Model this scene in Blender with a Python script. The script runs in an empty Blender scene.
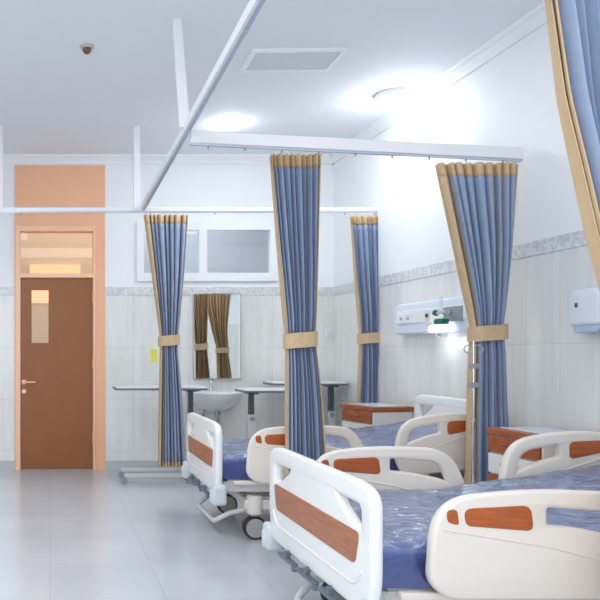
import bpy, bmesh, math, random
from mathutils import Vector, Matrix
random.seed(4)
PI = math.pi
C = bpy.context.scene.collection
scene = bpy.context.scene

# ------------------------------------------------------------------ helpers
def lin(c):
    return tuple(((v/255)/12.92 if v/255 <= .04045 else ((v/255+.055)/1.055)**2.4) for v in c)

def mat(name, rgb, rough=.5, metal=0, bump=0, bscale=50, mottled=0, mscale=8, coat=0, spec=.5, emit=None, estr=0, sheen=0):
    m = bpy.data.materials.new(name); m.use_nodes = True
    nt = m.node_tree; b = nt.nodes['Principled BSDF']
    col = lin(rgb)
    b.inputs['Base Color'].default_value = (*col, 1)
    b.inputs['Roughness'].default_value = rough
    b.inputs['Metallic'].default_value = metal
    b.inputs['Coat Weight'].default_value = coat
    b.inputs['Specular IOR Level'].default_value = spec
    if sheen: b.inputs['Sheen Weight'].default_value = sheen
    if emit:
        b.inputs['Emission Color'].default_value = (*lin(emit), 1); b.inputs['Emission Strength'].default_value = estr
    tc = nt.nodes.new('ShaderNodeTexCoord')
    if mottled:
        n = nt.nodes.new('ShaderNodeTexNoise'); n.inputs['Scale'].default_value = mscale; n.inputs['Detail'].default_value = 4
        nt.links.new(tc.outputs['Object'], n.inputs['Vector'])
        r = nt.nodes.new('ShaderNodeValToRGB')
        r.color_ramp.elements[0].position = .3; r.color_ramp.elements[1].position = .7
        r.color_ramp.elements[0].color = (*[v*(1-mottled) for v in col], 1)
        r.color_ramp.elements[1].color = (*[min(1, v*(1+mottled)) for v in col], 1)
        nt.links.new(n.outputs['Fac'], r.inputs['Fac']); nt.links.new(r.outputs['Color'], b.inputs['Base Color'])
    if bump:
        n = nt.nodes.new('ShaderNodeTexNoise'); n.inputs['Scale'].default_value = bscale; n.inputs['Detail'].default_value = 3
        nt.links.new(tc.outputs['Object'], n.inputs['Vector'])
        bp = nt.nodes.new('ShaderNodeBump'); bp.inputs['Strength'].default_value = bump; bp.inputs['Distance'].default_value = .01
        nt.links.new(n.outputs['Fac'], bp.inputs['Height']); nt.links.new(bp.outputs['Normal'], b.inputs['Normal'])
    return m

def glass_mat(name, tint, refl, rough=.02):
    m = bpy.data.materials.new(name); m.use_nodes = True
    nt = m.node_tree; nt.nodes.clear()
    o = nt.nodes.new('ShaderNodeOutputMaterial'); mx = nt.nodes.new('ShaderNodeMixShader')
    t = nt.nodes.new('ShaderNodeBsdfTransparent'); t.inputs['Color'].default_value = (*tint, 1)
    g = nt.nodes.new('ShaderNodeBsdfGlossy'); g.inputs['Roughness'].default_value = rough
    mx.inputs['Fac'].default_value = refl
    nt.links.new(t.outputs[0], mx.inputs[1]); nt.links.new(g.outputs[0], mx.inputs[2]); nt.links.new(mx.outputs[0], o.inputs[0])
    return m

def wood_mat(name, rgb):
    m = bpy.data.materials.new(name); m.use_nodes = True
    nt = m.node_tree; b = nt.nodes['Principled BSDF']; b.inputs['Roughness'].default_value = .38
    tc = nt.nodes.new('ShaderNodeTexCoord'); mp = nt.nodes.new('ShaderNodeMapping'); mp.inputs['Scale'].default_value = (6, 6, 60)
    n = nt.nodes.new('ShaderNodeTexNoise'); n.inputs['Scale'].default_value = 1.6; n.inputs['Detail'].default_value = 5
    r = nt.nodes.new('ShaderNodeValToRGB'); c = lin(rgb)
    r.color_ramp.elements[0].position = .3; r.color_ramp.elements[1].position = .72
    r.color_ramp.elements[0].color = (*[v*.78 for v in c], 1); r.color_ramp.elements[1].color = (*[min(1, v*1.15) for v in c], 1)
    nt.links.new(tc.outputs['Object'], mp.inputs[0]); nt.links.new(mp.outputs[0], n.inputs['Vector'])
    nt.links.new(n.outputs['Fac'], r.inputs['Fac']); nt.links.new(r.outputs['Color'], b.inputs['Base Color'])
    return m

def link_mesh(name, bm, m, parent=None, smooth=True, bevel=0, subsurf=0):
    me = bpy.data.meshes.new(name)
    bmesh.ops.recalc_face_normals(bm, faces=bm.faces[:])
    bm.to_mesh(me); bm.free()
    return link_data(name, me, m, parent, smooth, bevel, subsurf)

def link_data(name, me, m, parent=None, smooth=True, bevel=0, subsurf=0):
    o = bpy.data.objects.new(name, me); C.objects.link(o)
    me.materials.clear(); me.materials.append(m)
    if smooth:
        for p in me.polygons: p.use_smooth = True
        try: me.set_sharp_from_angle(angle=math.radians(38))
        except Exception: pass
    if bevel:
        b = o.modifiers.new('bevel', 'BEVEL'); b.width = bevel; b.segments = 3; b.limit_method = 'ANGLE'; b.angle_limit = math.radians(40)
    if subsurf:
        s = o.modifiers.new('sub', 'SUBSURF'); s.levels = subsurf; s.render_levels = subsurf
    if parent: o.parent = parent
    return o

def thing(name, label, cat, loc=(0, 0, 0), rz=0, group=None):
    o = bpy.data.objects.new(name, None); C.objects.link(o)
    o.empty_display_size = .1
    o.location = loc; o.rotation_euler = (0, 0, rz); o['label'] = label; o['category'] = cat
    if group: o['group'] = group
    return o

def tag(o, label, cat, group=None):
    o['label'] = label; o['category'] = cat
    if group: o['group'] = group
    return o

def struct(o):
    o['kind'] = 'structure'; return o

def BM(): return bmesh.new()

def box(bm, x0, x1, y0, y1, z0, z1, M=None):
    vs = [Vector((x, y, z)) for x in (x0, x1) for y in (y0, y1) for z in (z0, z1)]
    if M: vs = [M @ v for v in vs]
    v = [bm.verts.new(p) for p in vs]
    for f in ((0, 1, 3, 2), (4, 6, 7, 5), (0, 4, 5, 1), (2, 3, 7, 6), (0, 2, 6, 4), (1, 5, 7, 3)):
        bm.faces.new([v[i] for i in f])

def tube(bm, pts, r, seg=12, cap=True):
    """tube along a polyline with constant or per-point radius"""
    pts = [Vector(p) for p in pts]; n = len(pts)
    rs = r if isinstance(r, (list, tuple)) else [r]*n
    rings = []; up = None
    for i, p in enumerate(pts):
        if i == 0: d = pts[1]-pts[0]
        elif i == n-1: d = pts[-1]-pts[-2]
        else: d = (pts[i+1]-pts[i]).normalized()+(pts[i]-pts[i-1]).normalized()
        d.normalize()
        if up is None: up = Vector((0, 0, 1)) if abs(d.z) < .9 else Vector((0, 1, 0))
        s = d.cross(up).normalized(); u = s.cross(d).normalized(); up = u
        rings.append([bm.verts.new(p+s*rs[i]*math.cos(2*PI*k/seg)+u*rs[i]*math.sin(2*PI*k/seg)) for k in range(seg)])
    for a, b in zip(rings, rings[1:]):
        for k in range(seg): bm.faces.new((a[k], a[(k+1) % seg], b[(k+1) % seg], b[k]))
    if cap:
        bm.faces.new(rings[0]); bm.faces.new(rings[-1][::-1])

def smooth_path(pts, rad=.03, k=5):
    """round the corners of a polyline"""
    pts = [Vector(p) for p in pts]; out = [pts[0]]
    for i in range(1, len(pts)-1):
        a, b, c = pts[i-1], pts[i], pts[i+1]
        r = min(rad, (a-b).length*.49, (c-b).length*.49)
        p = b+(a-b).normalized()*r; q = b+(c-b).normalized()*r
        for j in range(k+1):
            t = j/k; out.append(p*(1-t)**2+b*2*t*(1-t)+q*t*t)
    out.append(pts[-1]); return out

def lathe(bm, prof, cx=0, cy=0, cz=0, seg=24, axis='z', sx=1, sy=1):
    rings = []
    for r, h in prof:
        ring = []
        for k in range(seg):
            a = 2*PI*k/seg; x, y = r*math.cos(a)*sx, r*math.sin(a)*sy
            p = {'z': (x, y, h), 'y': (x, h, y), 'x': (h, x, y)}[axis]
            ring.append(bm.verts.new((p[0]+cx, p[1]+cy, p[2]+cz)))
        rings.append(ring)
    for a, b in zip(rings, rings[1:]):
        for k in range(seg): bm.faces.new((a[k], a[(k+1) % seg], b[(k+1) % seg], b[k]))
    bm.faces.new(rings[0][::-1]); bm.faces.new(rings[-1])

def rpoly(pts, k=7):
    """polygon with a rounding radius per corner -> list of 2D points"""
    n = len(pts); out = []
    for i in range(n):
        a = Vector(pts[i-1][:2]); b = Vector(pts[i][:2]); c = Vector(pts[(i+1) % n][:2])
        r = min(pts[i][2], (a-b).length*.49, (c-b).length*.49)
        if r < 1e-4: out.append(b); continue
        p = b+(a-b).normalized()*r; q = b+(c-b).normalized()*r
        for j in range(k+1):
            t = j/k; out.append(p*(1-t)**2+b*2*t*(1-t)+q*t*t)
    return out

def plate(loops, thick, bevel, M):
    """solid plate from 2D loops (first = outline, the rest = holes); 2D (a,b) -> local (a,b,0), then M"""
    cu = bpy.data.curves.new('tmp', 'CURVE'); cu.dimensions = '2D'; cu.fill_mode = 'BOTH'
    cu.extrude = thick/2-bevel; cu.bevel_depth = bevel; cu.bevel_resolution = 2
    for lp in loops:
        s = cu.splines.new('POLY'); s.points.add(len(lp)-1); s.use_cyclic_u = True
        for p, q in zip(s.points, lp): p.co = (q[0], q[1], 0, 1)
    o = bpy.data.objects.new('tmp', cu); C.objects.link(o)
    dg = bpy.context.evaluated_depsgraph_get()
    me = bpy.data.meshes.new_from_object(o.evaluated_get(dg))
    bpy.data.objects.remove(o); bpy.data.curves.remove(cu)
    bm = bmesh.new(); bm.from_mesh(me); bmesh.ops.remove_doubles(bm, verts=bm.verts[:], dist=1e-5)
    bmesh.ops.transform(bm, matrix=M, verts=bm.verts[:])
    bmesh.ops.recalc_face_normals(bm, faces=bm.faces[:])
    bm.to_mesh(me); bm.free(); return me

M_YZ = Matrix(((0, 0, 1, 0), (1, 0, 0, 0), (0, 1, 0, 0), (0, 0, 0, 1)))    # (a,b)->(x=0,y=a,z=b)
M_XZ = Matrix(((1, 0, 0, 0), (0, 0, -1, 0), (0, 1, 0, 0), (0, 0, 0, 1)))   # (a,b)->(x=a,y=0,z=b)
def T(x, y, z): return Matrix.Translation((x, y, z))

def dup(root, loc, rz, label):
    r = root.copy(); C.objects.link(r); r.location = loc; r.rotation_euler = (0, 0, rz); r['label'] = label
    for ch in list(root.children):
        c = ch.copy(); C.objects.link(c); c.parent = r
        for g in list(ch.children):
            d = g.copy(); C.objects.link(d); d.parent = c
    return r

# ------------------------------------------------------------------ materials
F = 700.0; U0, V0, H = 50.0, 352.0, 1.27
def X(u, y): return (u-U0)*y/F
def Z(v, y): return H-(v-V0)*y/F

YB, XR, XL, YF, ZC = 7.55, 3.06, -3.0, -1.8, 3.38

paint = (243, 246, 248)
def wall_mat(name, horiz, split=True):
    m = bpy.data.materials.new(name); m.use_nodes = True
    nt = m.node_tree; b = nt.nodes['Principled BSDF']
    tc = nt.nodes.new('ShaderNodeTexCoord'); sp = nt.nodes.new('ShaderNodeSeparateXYZ'); cb = nt.nodes.new('ShaderNodeCombineXYZ')
    nt.links.new(tc.outputs['Object'], sp.inputs[0])
    nt.links.new(sp.outputs[horiz], cb.inputs[0])
    ad = nt.nodes.new('ShaderNodeMath'); ad.operation = 'ADD'; ad.inputs[1].default_value = .36
    nt.links.new(sp.outputs['Z'], ad.inputs[0]); nt.links.new(ad.outputs[0], cb.inputs[1])
    br = nt.nodes.new('ShaderNodeTexBrick'); br.offset = 0; br.inputs['Scale'].default_value = 1
    br.inputs['Brick Width'].default_value = .30; br.inputs['Row Height'].default_value = .56
    br.inputs['Mortar Size'].default_value = .0022; br.inputs['Mortar Smooth'].default_value = .2
    br.inputs['Color1'].default_value = (*lin((238, 239, 237)), 1); br.inputs['Color2'].default_value = (*lin((234, 235, 233)), 1)
    br.inputs['Mortar'].default_value = (*lin((214, 215, 213)), 1)
    nt.links.new(cb.outputs[0], br.inputs['Vector'])
    # faint vertical veining of the tile
    mp = nt.nodes.new('ShaderNodeMapping'); mp.inputs['Scale'].default_value = (9, 1.0, 1); nt.links.new(cb.outputs[0], mp.inputs[0])
    nz = nt.nodes.new('ShaderNodeTexNoise'); nz.inputs['Scale'].default_value = 1.7; nz.inputs['Detail'].default_value = 4; nt.links.new(mp.outputs[0], nz.inputs['Vector'])
    rp = nt.nodes.new('ShaderNodeValToRGB'); rp.color_ramp.elements[0].position = .35; rp.color_ramp.elements[1].position = .65
    rp.color_ramp.elements[0].color = (.935, .93, .915, 1); rp.color_ramp.elements[1].color = (1, 1, 1, 1)
    nt.links.new(nz.outputs['Fac'], rp.inputs['Fac'])
    ml = nt.nodes.new('ShaderNodeMixRGB'); ml.blend_type = 'MULTIPLY'; ml.inputs['Fac'].default_value = 1
    nt.links.new(br.outputs['Color'], ml.inputs[1]); nt.links.new(rp.outputs['Color'], ml.inputs[2])
    gt = nt.nodes.new('ShaderNodeMath'); gt.operation = 'GREATER_THAN'; gt.inputs[1].default_value = 1.92
    nt.links.new(sp.outputs['Z'], gt.inputs[0])
    mx = nt.nodes.new('ShaderNodeMixRGB'); nt.links.new(gt.outputs[0], mx.inputs['Fac'])
    nt.links.new(ml.outputs['Color'], mx.inputs[1]); mx.inputs[2].default_value = (*lin(paint), 1)
    nt.links.new(mx.outputs['Color'], b.inputs['Base Color'])
    mr = nt.nodes.new('ShaderNodeMapRange'); mr.inputs['To Min'].default_value = .16; mr.inputs['To Max'].default_value = .6
    nt.links.new(gt.outputs[0], mr.inputs['Value']); nt.links.new(mr.outputs[0], b.inputs['Roughness'])
    return m

def floor_mat():
    m = bpy.data.materials.new('floor_tile'); m.use_nodes = True
    nt = m.node_tree; b = nt.nodes['Principled BSDF']
    tc = nt.nodes.new('ShaderNodeTexCoord')
    br = nt.nodes.new('ShaderNodeTexBrick'); br.offset = 0; br.inputs['Scale'].default_value = 1
    br.inputs['Brick Width'].default_value = .6; br.inputs['Row Height'].default_value = .6
    br.inputs['Mortar Size'].default_value = .002; br.inputs['Mortar Smooth'].default_value = .3
    br.inputs['Color1'].default_value = (*lin((206, 209, 213)), 1); br.inputs['Color2'].default_value = (*lin((200, 204, 209)), 1)
    br.inputs['Mortar'].default_value = (*lin((178, 182, 188)), 1)
    nt.links.new(tc.outputs['Object'], br.inputs['Vector'])
    n = nt.nodes.new('ShaderNodeTexNoise'); n.inputs['Scale'].default_value = 1.8; n.inputs['Detail'].default_value = 5; nt.links.new(tc.outputs['Object'], n.inputs['Vector'])
    rp = nt.nodes.new('ShaderNodeValToRGB'); rp.color_ramp.elements[0].position = .35; rp.color_ramp.elements[1].position = .65
    rp.color_ramp.elements[0].color = (.92, .92, .93, 1); rp.color_ramp.elements[1].color = (1, 1, 1, 1)
    nt.links.new(n.outputs['Fac'], rp.inputs['Fac'])
    ml = nt.nodes.new('ShaderNodeMixRGB'); ml.blend_type = 'MULTIPLY'; ml.inputs['Fac'].default_value = 1
    nt.links.new(br.outputs['Color'], ml.inputs[1]); nt.links.new(rp.outputs['Color'], ml.inputs[2])
    nt.links.new(ml.outputs['Color'], b.inputs['Base Color'])
    b.inputs['Roughness'].default_value = .2; b.inputs['Specular IOR Level'].default_value = .75
    return m

def border_mat():
    m = bpy.data.materials.new('border_mosaic'); m.use_nodes = True
    nt = m.node_tree; b = nt.nodes['Principled BSDF']; b.inputs['Roughness'].default_value = .3
    tc = nt.nodes.new('ShaderNodeTexCoord'); n = nt.nodes.new('ShaderNodeTexNoise'); n.inputs['Scale'].default_value = 26; n.inputs['Detail'].default_value = 2; n.inputs['Distortion'].default_value = 1.6
    nt.links.new(tc.outputs['Object'], n.inputs['Vector'])
    r = nt.nodes.new('ShaderNodeValToRGB'); r.color_ramp.elements[0].position = .42; r.color_ramp.elements[1].position = .58
    r.color_ramp.elements[0].color = (*lin((204, 208, 212)), 1); r.color_ramp.elements[1].color = (*lin((232, 234, 234)), 1)
    nt.links.new(n.outputs['Fac'], r.inputs['Fac']); nt.links.new(r.outputs['Color'], b.inputs['Base Color'])
    return m

def wrap_mat():
    """clear creased plastic film with a pale sheen painted on top"""
    m = bpy.data.materials.new('plastic_film'); m.use_nodes = True
    nt = m.node_tree; nt.nodes.clear()
    o = nt.nodes.new('ShaderNodeOutputMaterial'); mx = nt.nodes.new('ShaderNodeMixShader')
    t = nt.nodes.new('ShaderNodeBsdfTransparent'); t.inputs['Color'].default_value = (.93, .95, .98, 1)
    g = nt.nodes.new('ShaderNodeBsdfGlossy'); g.inputs['Roughness'].default_value = .16
    tc = nt.nodes.new('ShaderNodeTexCoord')
    mp = nt.nodes.new('ShaderNodeMapping'); mp.inputs['Scale'].default_value = (1, 1.8, 1); nt.links.new(tc.outputs['Object'], mp.inputs[0])
    n = nt.nodes.new('ShaderNodeTexNoise'); n.inputs['Scale'].default_value = 6; n.inputs['Detail'].default_value = 6; n.inputs['Distortion'].default_value = 2.0
    try: n.noise_type = 'RIDGED_MULTIFRACTAL'
    except Exception: pass
    nt.links.new(mp.outputs[0], n.inputs['Vector'])
    bp = nt.nodes.new('ShaderNodeBump'); bp.inputs['Strength'].default_value = .8; bp.inputs['Distance'].default_value = .025
    nt.links.new(n.outputs['Fac'], bp.inputs['Height']); nt.links.new(bp.outputs['Normal'], g.inputs['Normal'])
    fr = nt.nodes.new('ShaderNodeFresnel'); fr.inputs['IOR'].default_value = 1.6; nt.links.new(bp.outputs['Normal'], fr.inputs['Normal'])
    ad = nt.nodes.new('ShaderNodeMath'); ad.operation = 'MULTIPLY_ADD'; ad.inputs[1].default_value = .75; ad.inputs[2].default_value = .10; ad.use_clamp = True
    nt.links.new(fr.outputs[0], ad.inputs[0]); nt.links.new(ad.outputs[0], mx.inputs['Fac'])
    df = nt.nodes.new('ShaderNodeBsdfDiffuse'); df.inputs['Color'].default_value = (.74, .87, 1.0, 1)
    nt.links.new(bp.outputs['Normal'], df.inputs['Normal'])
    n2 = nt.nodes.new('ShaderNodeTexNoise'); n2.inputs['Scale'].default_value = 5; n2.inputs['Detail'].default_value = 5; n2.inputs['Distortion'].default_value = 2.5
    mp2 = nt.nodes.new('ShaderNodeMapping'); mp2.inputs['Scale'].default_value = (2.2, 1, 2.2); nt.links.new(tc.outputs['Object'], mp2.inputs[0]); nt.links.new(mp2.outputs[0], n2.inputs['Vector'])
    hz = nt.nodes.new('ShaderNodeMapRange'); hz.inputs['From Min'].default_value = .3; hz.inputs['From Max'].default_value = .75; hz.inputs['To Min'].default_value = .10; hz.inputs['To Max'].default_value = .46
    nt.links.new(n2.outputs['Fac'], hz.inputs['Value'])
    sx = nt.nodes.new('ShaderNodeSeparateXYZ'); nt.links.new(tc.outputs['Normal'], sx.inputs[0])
    up = nt.nodes.new('ShaderNodeMapRange'); up.inputs['From Min'].default_value = .2; up.inputs['From Max'].default_value = .9; up.inputs['To Min'].default_value = .13; up.inputs['To Max'].default_value = 1  # haze painted stronger on upward faces, imitating light reflected off the top
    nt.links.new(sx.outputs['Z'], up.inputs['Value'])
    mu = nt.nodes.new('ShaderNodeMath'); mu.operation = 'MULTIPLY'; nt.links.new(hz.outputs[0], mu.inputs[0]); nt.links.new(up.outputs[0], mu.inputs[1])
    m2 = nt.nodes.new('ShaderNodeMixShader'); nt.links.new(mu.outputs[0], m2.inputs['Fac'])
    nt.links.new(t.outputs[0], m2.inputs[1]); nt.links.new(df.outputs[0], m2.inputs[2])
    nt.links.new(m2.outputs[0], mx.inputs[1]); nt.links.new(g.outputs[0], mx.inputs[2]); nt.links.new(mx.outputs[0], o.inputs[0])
    return m

MT = dict(
    ceiling=mat('ceiling_paint', (236, 240, 246), .8),
    cornice=mat('cornice_paint', (244, 246, 249), .6),
    backwall=wall_mat('back_wall_tile', 'X'), sidewall=wall_mat('side_wall_tile', 'Y'),
    floor=floor_mat(), border=border_mat(),
    peach=mat('peach_paint', (246, 188, 150), .45), peachframe=mat('peach_frame', (252, 204, 170), .4),
    door=mat('brown_door', (148, 88, 42), .42, mottled=.05, mscale=5),
    peachmetal=mat('warm_handle', (240, 190, 155), .3, metal=.3),
    white_frame=mat('white_frame', (244, 246, 248), .35),
    pane=glass_mat('window_glass', (.9, .92, .94), .07), warmpane=glass_mat('warm_window_glass', (1, .80, .62), .025),
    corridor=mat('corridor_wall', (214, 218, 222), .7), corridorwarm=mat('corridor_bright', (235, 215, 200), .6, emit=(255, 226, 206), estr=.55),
    rail=mat('rail_white', (238, 236, 238), .35), track=mat('rail_aluminium', (196, 206, 224), .3, metal=.35),
    blue=mat('curtain_blue', (146, 161, 189), .72, mottled=.05, mscale=30, bump=.15, bscale=300, sheen=.2),
    tan=mat('curtain_tan', (206, 178, 140), .75, mottled=.05, mscale=30, bump=.15, bscale=300),
    abs=mat('bed_plastic', (238, 238, 236), .32), abscream=mat('rail_plastic', (230, 221, 212), .34),
    inset=wood_mat('inset_wood', (176, 112, 80)), insetrail=wood_mat('rail_inset_wood', (178, 92, 44)),
    steel=mat('bed_steel', (214, 215, 214), .35), grey=mat('grey_plastic', (150, 156, 162), .4), dark=mat('dark_rubber', (44, 46, 52), .55),
    wheel=mat('wheel_grey', (168, 166, 164), .4), bumper=mat('bumper_grey', (206, 211, 218), .4),
    matt=mat('mattress_blue', (28, 74, 172), .45, bump=.25, bscale=14), wrap=wrap_mat(),
    wood=wood_mat('cabinet_wood', (166, 88, 46)), cabinet=mat('cabinet_white', (232, 231, 226), .4), topwhite=mat('cabinet_top', (214, 221, 232), .25),
    chrome=mat('chrome', (205, 208, 212), .15, metal=1), mirror=mat('mirror_silver', (235, 240, 240), .015, metal=1),
    ceramic=mat('ceramic', (240, 241, 243), .12, coat=.5), pipe=mat('pipe_grey', (170, 166, 160), .3, metal=.6),
    tabletop=mat('table_top_white', (238, 240, 241), .3), tableedge=mat('table_edge_grey', (104, 112, 122), .45), column=mat('dark_column', (96, 100, 104), .35, metal=.4),
    unit=mat('headwall_white', (226, 234, 247), .35), socket=mat('socket_white', (240, 242, 245), .3), hole=mat('socket_dark', (70, 74, 84), .5),
    lampglow=mat('reading_lamp_glow', (255, 255, 255), .4, emit=(240, 246, 255), estr=3.5),
    downglow=mat('downlight_glow', (255, 255, 255), .4, emit=(246, 250, 255), estr=14),
    diffuser=mat('panel_diffuser', (206, 216, 222), .3), green=mat('valve_green', (20, 112, 84), .35),
    clear=glass_mat('clear_flask', (.9, .95, .97), .18), yellow=mat('notice_yellow', (240, 228, 90), .5),
    dispenser=mat('dispenser_white', (222, 228, 238), .3), dispblue=mat('dispenser_base', (186, 202, 226), .3),
    detector=mat('detector_grey', (190, 184, 178), .5), detectordark=mat('detector_dark', (110, 84, 66), .5),
    base_grey=mat('baseboard_grey', (196, 198, 200), .3),
)

# ------------------------------------------------------------------ room
bm = BM(); box(bm, XL-.1, XR+.1, YF-.1, YB+2.4, -.1, 0); struct(link_mesh('floor', bm, MT['floor'], smooth=False))
bm = BM(); box(bm, XL-.1, XR+.1, YF-.1, YB+.15, ZC, ZC+.1); struct(link_mesh('ceiling', bm, MT['ceiling'], smooth=False))

def wall_with_holes(bm, x0, x1, z0, z1, y0, y1, holes):
    xs = sorted({x0, x1, *[h[0] for h in holes], *[h[1] for h in holes]})
    zs = sorted({z0, z1, *[h[2] for h in holes], *[h[3] for h in holes]})
    for a, b in zip(xs, xs[1:]):
        for c, d in zip(zs, zs[1:]):
            mx, mz = (a+b)/2, (c+d)/2
            if any(h[0] < mx < h[1] and h[2] < mz < h[3] for h in holes): continue
            box(bm, a, b, y0, y1, c, d)

DX0, DX1 = -.372, .488           # door frame outer
WX0, WX1, WZ0, WZ1 = .98, 2.40, 2.08, 2.63
bm = BM()
wall_with_holes(bm, XL, XR+.1, 0, ZC, YB, YB+.15, [(DX0, DX1, 0, 2.63), (WX0, WX1, WZ0, WZ1)])
bmesh.ops.remove_doubles(bm, verts=bm.verts[:], dist=1e-5)
struct(link_mesh('wall_back', bm, MT['backwall'], smooth=False))
bm = BM(); box(bm, XR, XR+.1, YF-.1, YB, 0, ZC); struct(link_mesh('wall_right', bm, MT['sidewall'], smooth=False))
bm = BM(); box(bm, XL-.1, XL, YF-.1, YB+.15, 0, ZC); struct(link_mesh('wall_left', bm, MT['sidewall'], smooth=False))
bm = BM(); box(bm, XL, XR, YF-.1, YF, 0, ZC); struct(link_mesh('wall_front', bm, MT['backwall'], smooth=False))
# corridor seen through the panes
bm = BM(); box(bm, XL, XR+.1, YB+2.2, YB+2.3, 0, 3.3); struct(link_mesh('wall_corridor', bm, MT['corridor'], smooth=False))
bm = BM(); box(bm, XL, XR+.1, YB+.15, YB+2.3, 3.3, 3.35); struct(link_mesh('ceiling_corridor', bm, MT['corridor'], smooth=False))
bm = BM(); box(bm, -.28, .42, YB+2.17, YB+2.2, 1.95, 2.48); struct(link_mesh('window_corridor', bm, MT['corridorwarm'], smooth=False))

# painted peach bay that the door stands in
bm = BM()
wall_with_holes(bm, X(14.5, YB), X(105, YB), 0, 3.28, YB-.012, YB, [(DX0, DX1, 0, 2.63)])
bmesh.ops.remove_doubles(bm, verts=bm.verts[:], dist=1e-5)
struct(link_mesh('wall_accent', bm, MT['peach'], smooth=False))

# cornice, border and baseboards
def cornice_profile(bm, p, q, inward):
    a, b = Vector(p), Vector(q); n = Vector(inward)
    prof = [(0, -.085), (.02, -.085), (.028, -.06), (.055, -.03), (.075, -.022), (.085, 0), (0, 0)]
    rings = [[bm.verts.new(e+n*d+Vector((0, 0, h))) for d, h in prof] for e in (a, b)]
    k = len(prof)
    for i in range(k): bm.faces.new((rings[0][i], rings[0][(i+1) % k], rings[1][(i+1) % k], rings[1][i]))
    bm.faces.new(rings[0]); bm.faces.new(rings[1])
bm = BM(); cornice_profile(bm, (XL, YB, ZC), (XR, YB, ZC), (0, -1, 0)); struct(link_mesh('trim_1', bm, MT['cornice'], smooth=False))
bm = BM(); cornice_profile(bm, (XR, YF, ZC), (XR, YB, ZC), (-1, 0, 0)); struct(link_mesh('trim_2', bm, MT['cornice'], smooth=False))
bm = BM(); box(bm, XL, X(14.5, YB), YB-.006, YB, 1.88, 1.97); box(bm, X(105, YB), XR, YB-.006, YB, 1.88, 1.97); struct(link_mesh('trim_3', bm, MT['border'], smooth=False))
bm = BM(); box(bm, XR-.006, XR, YF, YB-.006, 1.88, 1.97); struct(link_mesh('trim_4', bm, MT['border'], smooth=False))
bm = BM(); box(bm, XL, X(14.5, YB), YB-.012, YB, 0, .10); box(bm, X(105, YB), XR, YB-.012, YB, 0, .10); struct(link_mesh('baseboard_back', bm, MT['base_grey'], smooth=False))
bm = BM(); box(bm, XR-.012, XR, YF, YB-.012, 0, .10); struct(link_mesh('baseboard_right', bm, MT['base_grey'], smooth=False))

# door
LX0, LX1, LZ = X(20.5, YB), X(93, YB), 2.065
d = bpy.data.objects.new('door_1', None); C.objects.link(d); d.location = (0, YB, 0); d['kind'] = 'structure'
d['label'] = 'brown hinged door with narrow glass panel and pane above, in peach wall'
bm = BM()
box(bm, DX0, LX0, -.03, .12, 0, 2.63); box(bm, LX1, DX1, -.03, .12, 0, 2.63)
box(bm, LX0, LX1, -.03, .12, 2.57, 2.63); box(bm, LX0, LX1, -.03, .12, LZ+.004, 2.115)
link_mesh('door_frame', bm, MT['peachframe'], d, bevel=.004)
gx0, gx1, gz0, gz1 = X(31.5, YB), X(48.5, YB), Z(343, YB), Z(290, YB)
bm = BM(); wall_with_holes(bm, LX0+.004, LX1-.004, .008, LZ, 0, .045, [(gx0, gx1, gz0, gz1)])
bmesh.ops.remove_doubles(bm, verts=bm.verts[:], dist=1e-5)
leaf = link_mesh('door_leaf', bm, MT['door'], d, smooth=False)
bm = BM(); box(bm, gx0, gx1, .018, .026, gz0, gz1); link_mesh('vision_pane', bm, MT['warmpane'], leaf, smooth=False)
bm = BM()
hx, hz = X(24, YB), Z(382, YB)
lathe(bm, [(.001, -.012), (.026, -.012), (.026, 0), (.001, 0)], hx, 0, hz, axis='y')
tube(bm, smooth_path([(hx, -.01, hz), (hx, -.055, hz), (hx+.125, -.055, hz)], .015), .0105)
link_mesh('door_handle', bm, MT['peachmetal'], leaf)
bm = BM(); lathe(bm, [(.001, -.012), (.024, -.012), (.024, 0), (.001, 0)], hx, 0, hz-.10, axis='y'); link_mesh('door_lock', bm, MT['peachmetal'], leaf)
for z in (.3, 1.1, 1.8):
    bm = BM(); tube(bm, [(LX1-.002, -.035, z), (LX1-.002, -.035, z+.1)], .009); link_mesh('hinge', bm, MT['peachmetal'], d)
bm = BM(); box(bm, LX0, LX1, .03, .038, 2.115, 2.57); link_mesh('transom_pane', bm, MT['warmpane'], d, smooth=False)

# high window to the corridor
w = bpy.data.objects.new('window_1', None); C.objects.link(w); w.location = (0, YB, 0); w['kind'] = 'structure'
w['label'] = 'white framed high window of two panes above the mirror'
bm = BM()
wall_with_holes(bm, WX0-.05, WX1+.05, WZ0-.05, WZ1+.05, -.035, 0.0, [(WX0+.03, 1.6, WZ0+.04, WZ1-.05), (1.69, WX1-.035, WZ0+.04, WZ1-.05)])
bmesh.ops.remove_doubles(bm, verts=bm.verts[:], dist=1e-5)
link_mesh('window_frame', bm, MT['white_frame'], w, smooth=False, bevel=.006)
for a, b in ((WX0+.03, 1.6), (1.69, WX1-.035)):
    bm = BM(); box(bm, a-.005, b+.005, .01, .016, WZ0+.035, WZ1-.045); link_mesh('window_pane', bm, MT['pane'], w, smooth=False)

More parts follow.
